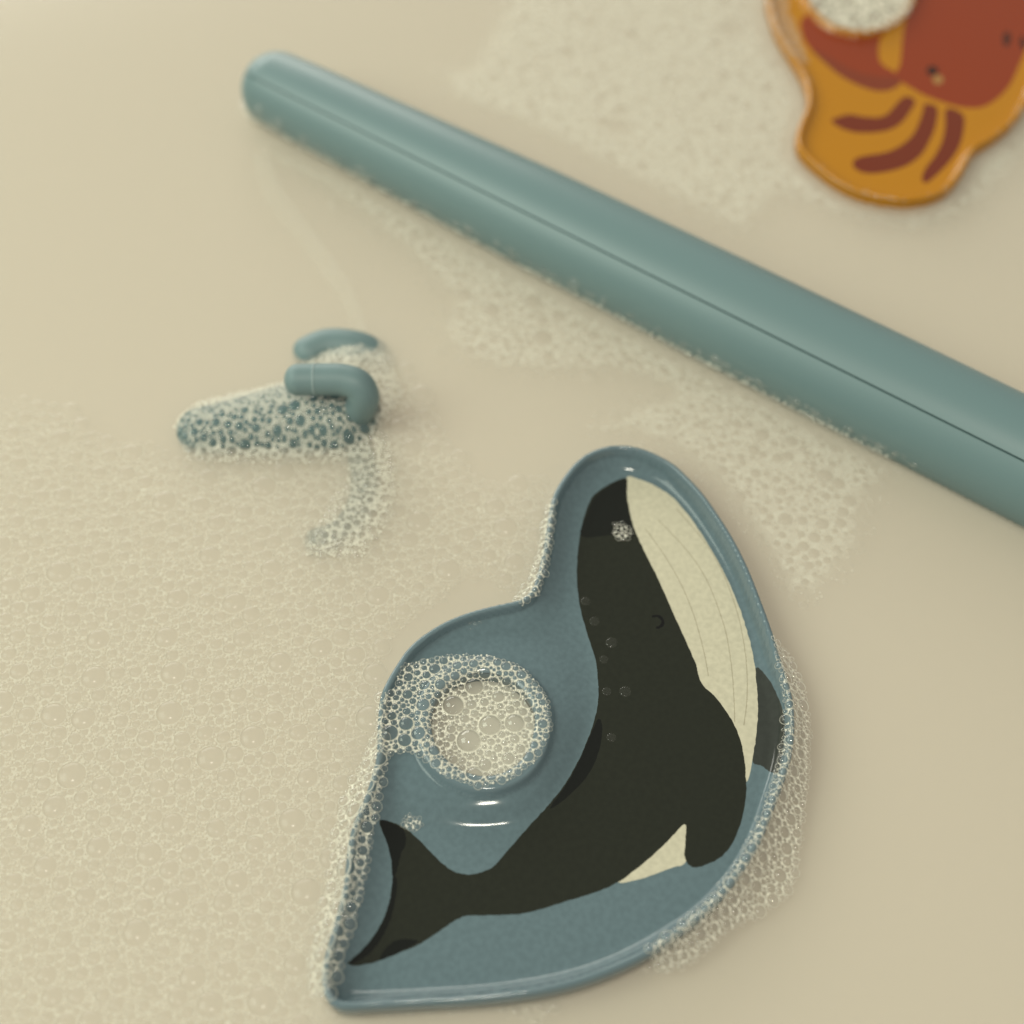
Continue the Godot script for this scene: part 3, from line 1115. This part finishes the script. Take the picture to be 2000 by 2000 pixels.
	# along the left edge of the whale
	foam("string of clear bubbles clinging to the whale tray's left edge", flat(680, 1680), [
		[742,1420, 768,1455, 752,1500, 742,1560, 728,1620, 716,1690, 702,1760, 682,1830, 664,1890, 644,1945, 606,1940, 600,1870, 614,1810, 630,1750, 643,1680, 652,1610, 668,1550, 700,1490, 722,1440]],
		[[8, 11, 60], [5, 8, 1500], [3, 5, 6000], [1.8, 3, 12000], [1.2, 1.8, 12000]], {"fixed": [[741,1486,13],[722,1539,11],[690,1579,14.5],[717,1564,9],[674,1695,16.5],[672,1660,9],[658,1773,12],[686,1773,10],[627,1865,13.5],[646,1840,11.5],[662,1821,10],[623,1904,8]], "kind": "bank", "above": 0.0046, "most": 160, "split": 4.6, "on_whale": true, "warp": 0.0004, "wet": M.clear_wet, "high": 1.0, "tiny": 2.4})
	# on the shoulder of the whale
	foam("small clear bubbles along the whale tray's left shoulder", flat(1040, 1110), [
		[1068,985, 1082,985, 1080,1060, 1066,1120, 1050,1165, 1020,1185, 1005,1165, 1030,1130, 1050,1080, 1060,1020]],
		[[7, 8.5, 30], [4.5, 7, 300], [3, 4.5, 3000], [1.7, 3, 9000]], {"kind": "bank", "above": 0.0046, "most": 90, "split": 4.0, "on_whale": true, "warp": 0.0002, "wet": M.clear_wet, "high": 1.0, "tiny": 2.4})
	# along the right edge of the whale
	foam("foam collar along the whale tray's right flank and belly", flat(1480, 1620), [
		[1508,1255, 1540,1275, 1572,1340, 1584,1420, 1580,1500, 1572,1580, 1562,1680, 1545,1740, 1490,1775, 1420,1815, 1370,1860, 1330,1885, 1285,1895, 1265,1860, 1330,1810, 1395,1750, 1445,1680, 1485,1600, 1512,1520, 1527,1450, 1532,1380, 1518,1310]],
		[[9, 11.5, 30], [6, 9, 300], [4, 6, 2500], [2.5, 4, 9000], [1.6, 2.5, 20000]], {"kind": "bank", "above": 0.003, "most": 220, "split": 4.6, "reach": 0.003, "warp": 0.0006, "wet": M.clear_wet, "high": 0.95, "tiny": 2.4})
	foam("little clusters of bubbles hanging below the whale tray's straight edge", flat(1040, 1955), [
		[700,1972, 900,1962, 1000,1945, 1100,1925, 1190,1900, 1180,1918, 1100,1945, 1080,1975, 1050,1995, 1000,1985, 960,1972, 880,1975, 760,1985],
		[1240,1890, 1290,1870, 1310,1880, 1290,1900, 1260,1905]],
		[[8, 11, 12], [5, 8, 120], [3, 5, 900], [1.8, 3, 3000]], {"most": 80, "split": 4.6, "warp": 0.0006, "wet": M.clear_wet, "high": 0.95, "tiny": 2.4})
	# along the rod
	foam("row of bubbles along the rod's near side", flat(1000, 500), [
		[440,160, 500,170, 640,240, 900,390, 1100,490, 1300,595, 1500,700, 1760,840, 1720,930, 1490,810, 1290,700, 1090,600, 890,490, 740,410, 610,340, 520,290, 450,230]],
		[[5, 8, 150], [3.2, 5, 1500], [2, 3.2, 6000]], {"kind": "rod", "above": 0.002, "rod_low": -0.0004, "rod_high": 0.0015, "most": 120, "split": 4.6, "warp": 0.0004, "wet": M.clear_wet, "high": 1.0, "tiny": 2.4})
	var hits: Array = []
	for b: Array in [[478,203,11],[508,213,14],[546,240,14],[596,273,14],[622,288,8],[706,332,13],[727,345,9],[972,474,9],[1000,489,7],[1122,554,14],[1180,584,7],[1400,702,11],[1423,714,6]]:
		hits.append(on_rod(b[0], b[1], b[2] * 0.9))
	var edge := [[478, 219], [620, 299], [736, 361], [892, 440], [1048, 528], [1110, 561], [1421, 722], [1732, 884], [2000, 1023]]
	for i in 260:
		var x := rng.randf_range(500, 1800)
		for j in edge.size() - 1:
			if x >= edge[j][0] and x < edge[j + 1][0]:
				var y := lerpf(edge[j][1], edge[j + 1][1], (x - edge[j][0]) / (edge[j + 1][0] - edge[j][0]))
				hits.append(on_rod(x, y - rng.randf_range(1, 11), lerpf(2.4, 7.5, pow(rng.randf(), 2.5))))
	foam("dark see-through bubbles stuck to the lower flank of the rod", flat(1100, 545), [[0,0, 1,0, 1,1]], [], {"hits": hits, "sheet": false, "most": 140, "split": 4.0, "wet": M.veil, "froth": M.froth, "high": 0.9, "tiny": 2.0})
	# loose rafts on the whale
	foam("tiny round raft of bubbles on the black head of the whale print", flat(1216, 1037), [
		[1200,1022, 1215,1020, 1232,1028, 1236,1042, 1226,1054, 1208,1055, 1197,1042]],
		[[4, 5, 20], [2.6, 4, 400], [1.6, 2.6, 2000]], {"above": 0.0014, "most": 60, "split": 2.5, "on_whale": true, "warp": 0.0001, "wet": M.clear_wet, "high": 0.9, "tiny": 1.5})
	foam("faint raft of bubbles above the tail of the whale print", flat(805, 1607), [
		[788,1600, 800,1592, 818,1598, 824,1610, 815,1622, 797,1622, 786,1612]],
		[[4, 5, 20], [2.6, 4, 400], [1.6, 2.6, 2000]], {"above": 0.0014, "most": 60, "split": 2.5, "on_whale": true, "warp": 0.0001, "high": 0.7, "tiny": 1.5})
	foam("faint broken row of loose bubbles down the back of the whale print", flat(1180, 1300), [[1100,1150, 1240,1150, 1240,1460, 1100,1460]], [], {"fixed": [[1143,1173,9],[1161,1213,9],[1194,1254,10],[1179,1287,8],[1221,1350,10],[1185,1350,8],[1194,1440,8]], "above": 0.0014, "on_whale": true, "sheet": false, "split": 2.5, "shape": 1, "wet": M.trace, "film": M.ghost, "high": 0.3})
	foam("three tiny bubbles on the tray wall above the hole of the whale tray", flat(925, 1213), [[900,1200, 950,1200, 950,1230, 900,1230]], [], {"fixed": [[918,1212,4.5],[928,1213,5],[938,1209,4],[919,1222,3]], "above": 0.005, "on_whale": true, "sheet": false, "split": 2.5, "wet": M.trace})
	foam("thin thread of froth drifting below the rod's rounded end", flat(620, 460), [
		[490,300, 520,300, 552,370, 622,460, 692,560, 722,660, 700,665, 660,580, 585,478, 512,385]],
		[[3, 5, 100, 0.1], [2, 3, 3000]], {"most": 20, "split": 4.0, "high": 0.5, "wet": M.veil, "film": M.dull, "froth": M.veil_froth, "sheet_mat": M.veil, "shape": 1})
	foam("white foam heaped in the hole of the orange tray", flat(1680, 10), [[1570,-60, 1580,0, 1605,30, 1640,52, 1690,62, 1735,52, 1770,25, 1790,-20, 1800,-60]],
		[[10, 14, 10], [6, 10, 200], [3, 6, 5000], [1.8, 3, 6000]], {"most": 60, "split": 6.0, "above": 0.0034, "kind": "corner", "on_toy": true, "cell": 0.00016, "sheet_mat": M.thick, "film": M.dull, "froth": M.thick})
	foam("blurred froth creeping over the orange tray's left edge", flat(1510, 50), [[1470,-40, 1540,-40, 1535,10, 1560,60, 1575,110, 1565,120, 1530,90, 1500,40]],
		[[6, 9, 60], [3, 6, 3000], [1.8, 3, 5000]], {"most": 40, "split": 6.0, "above": 0.003, "kind": "edge", "on_toy": true, "cell": 0.00016, "sheet_mat": M.veil, "film": M.dull, "froth": M.haze})
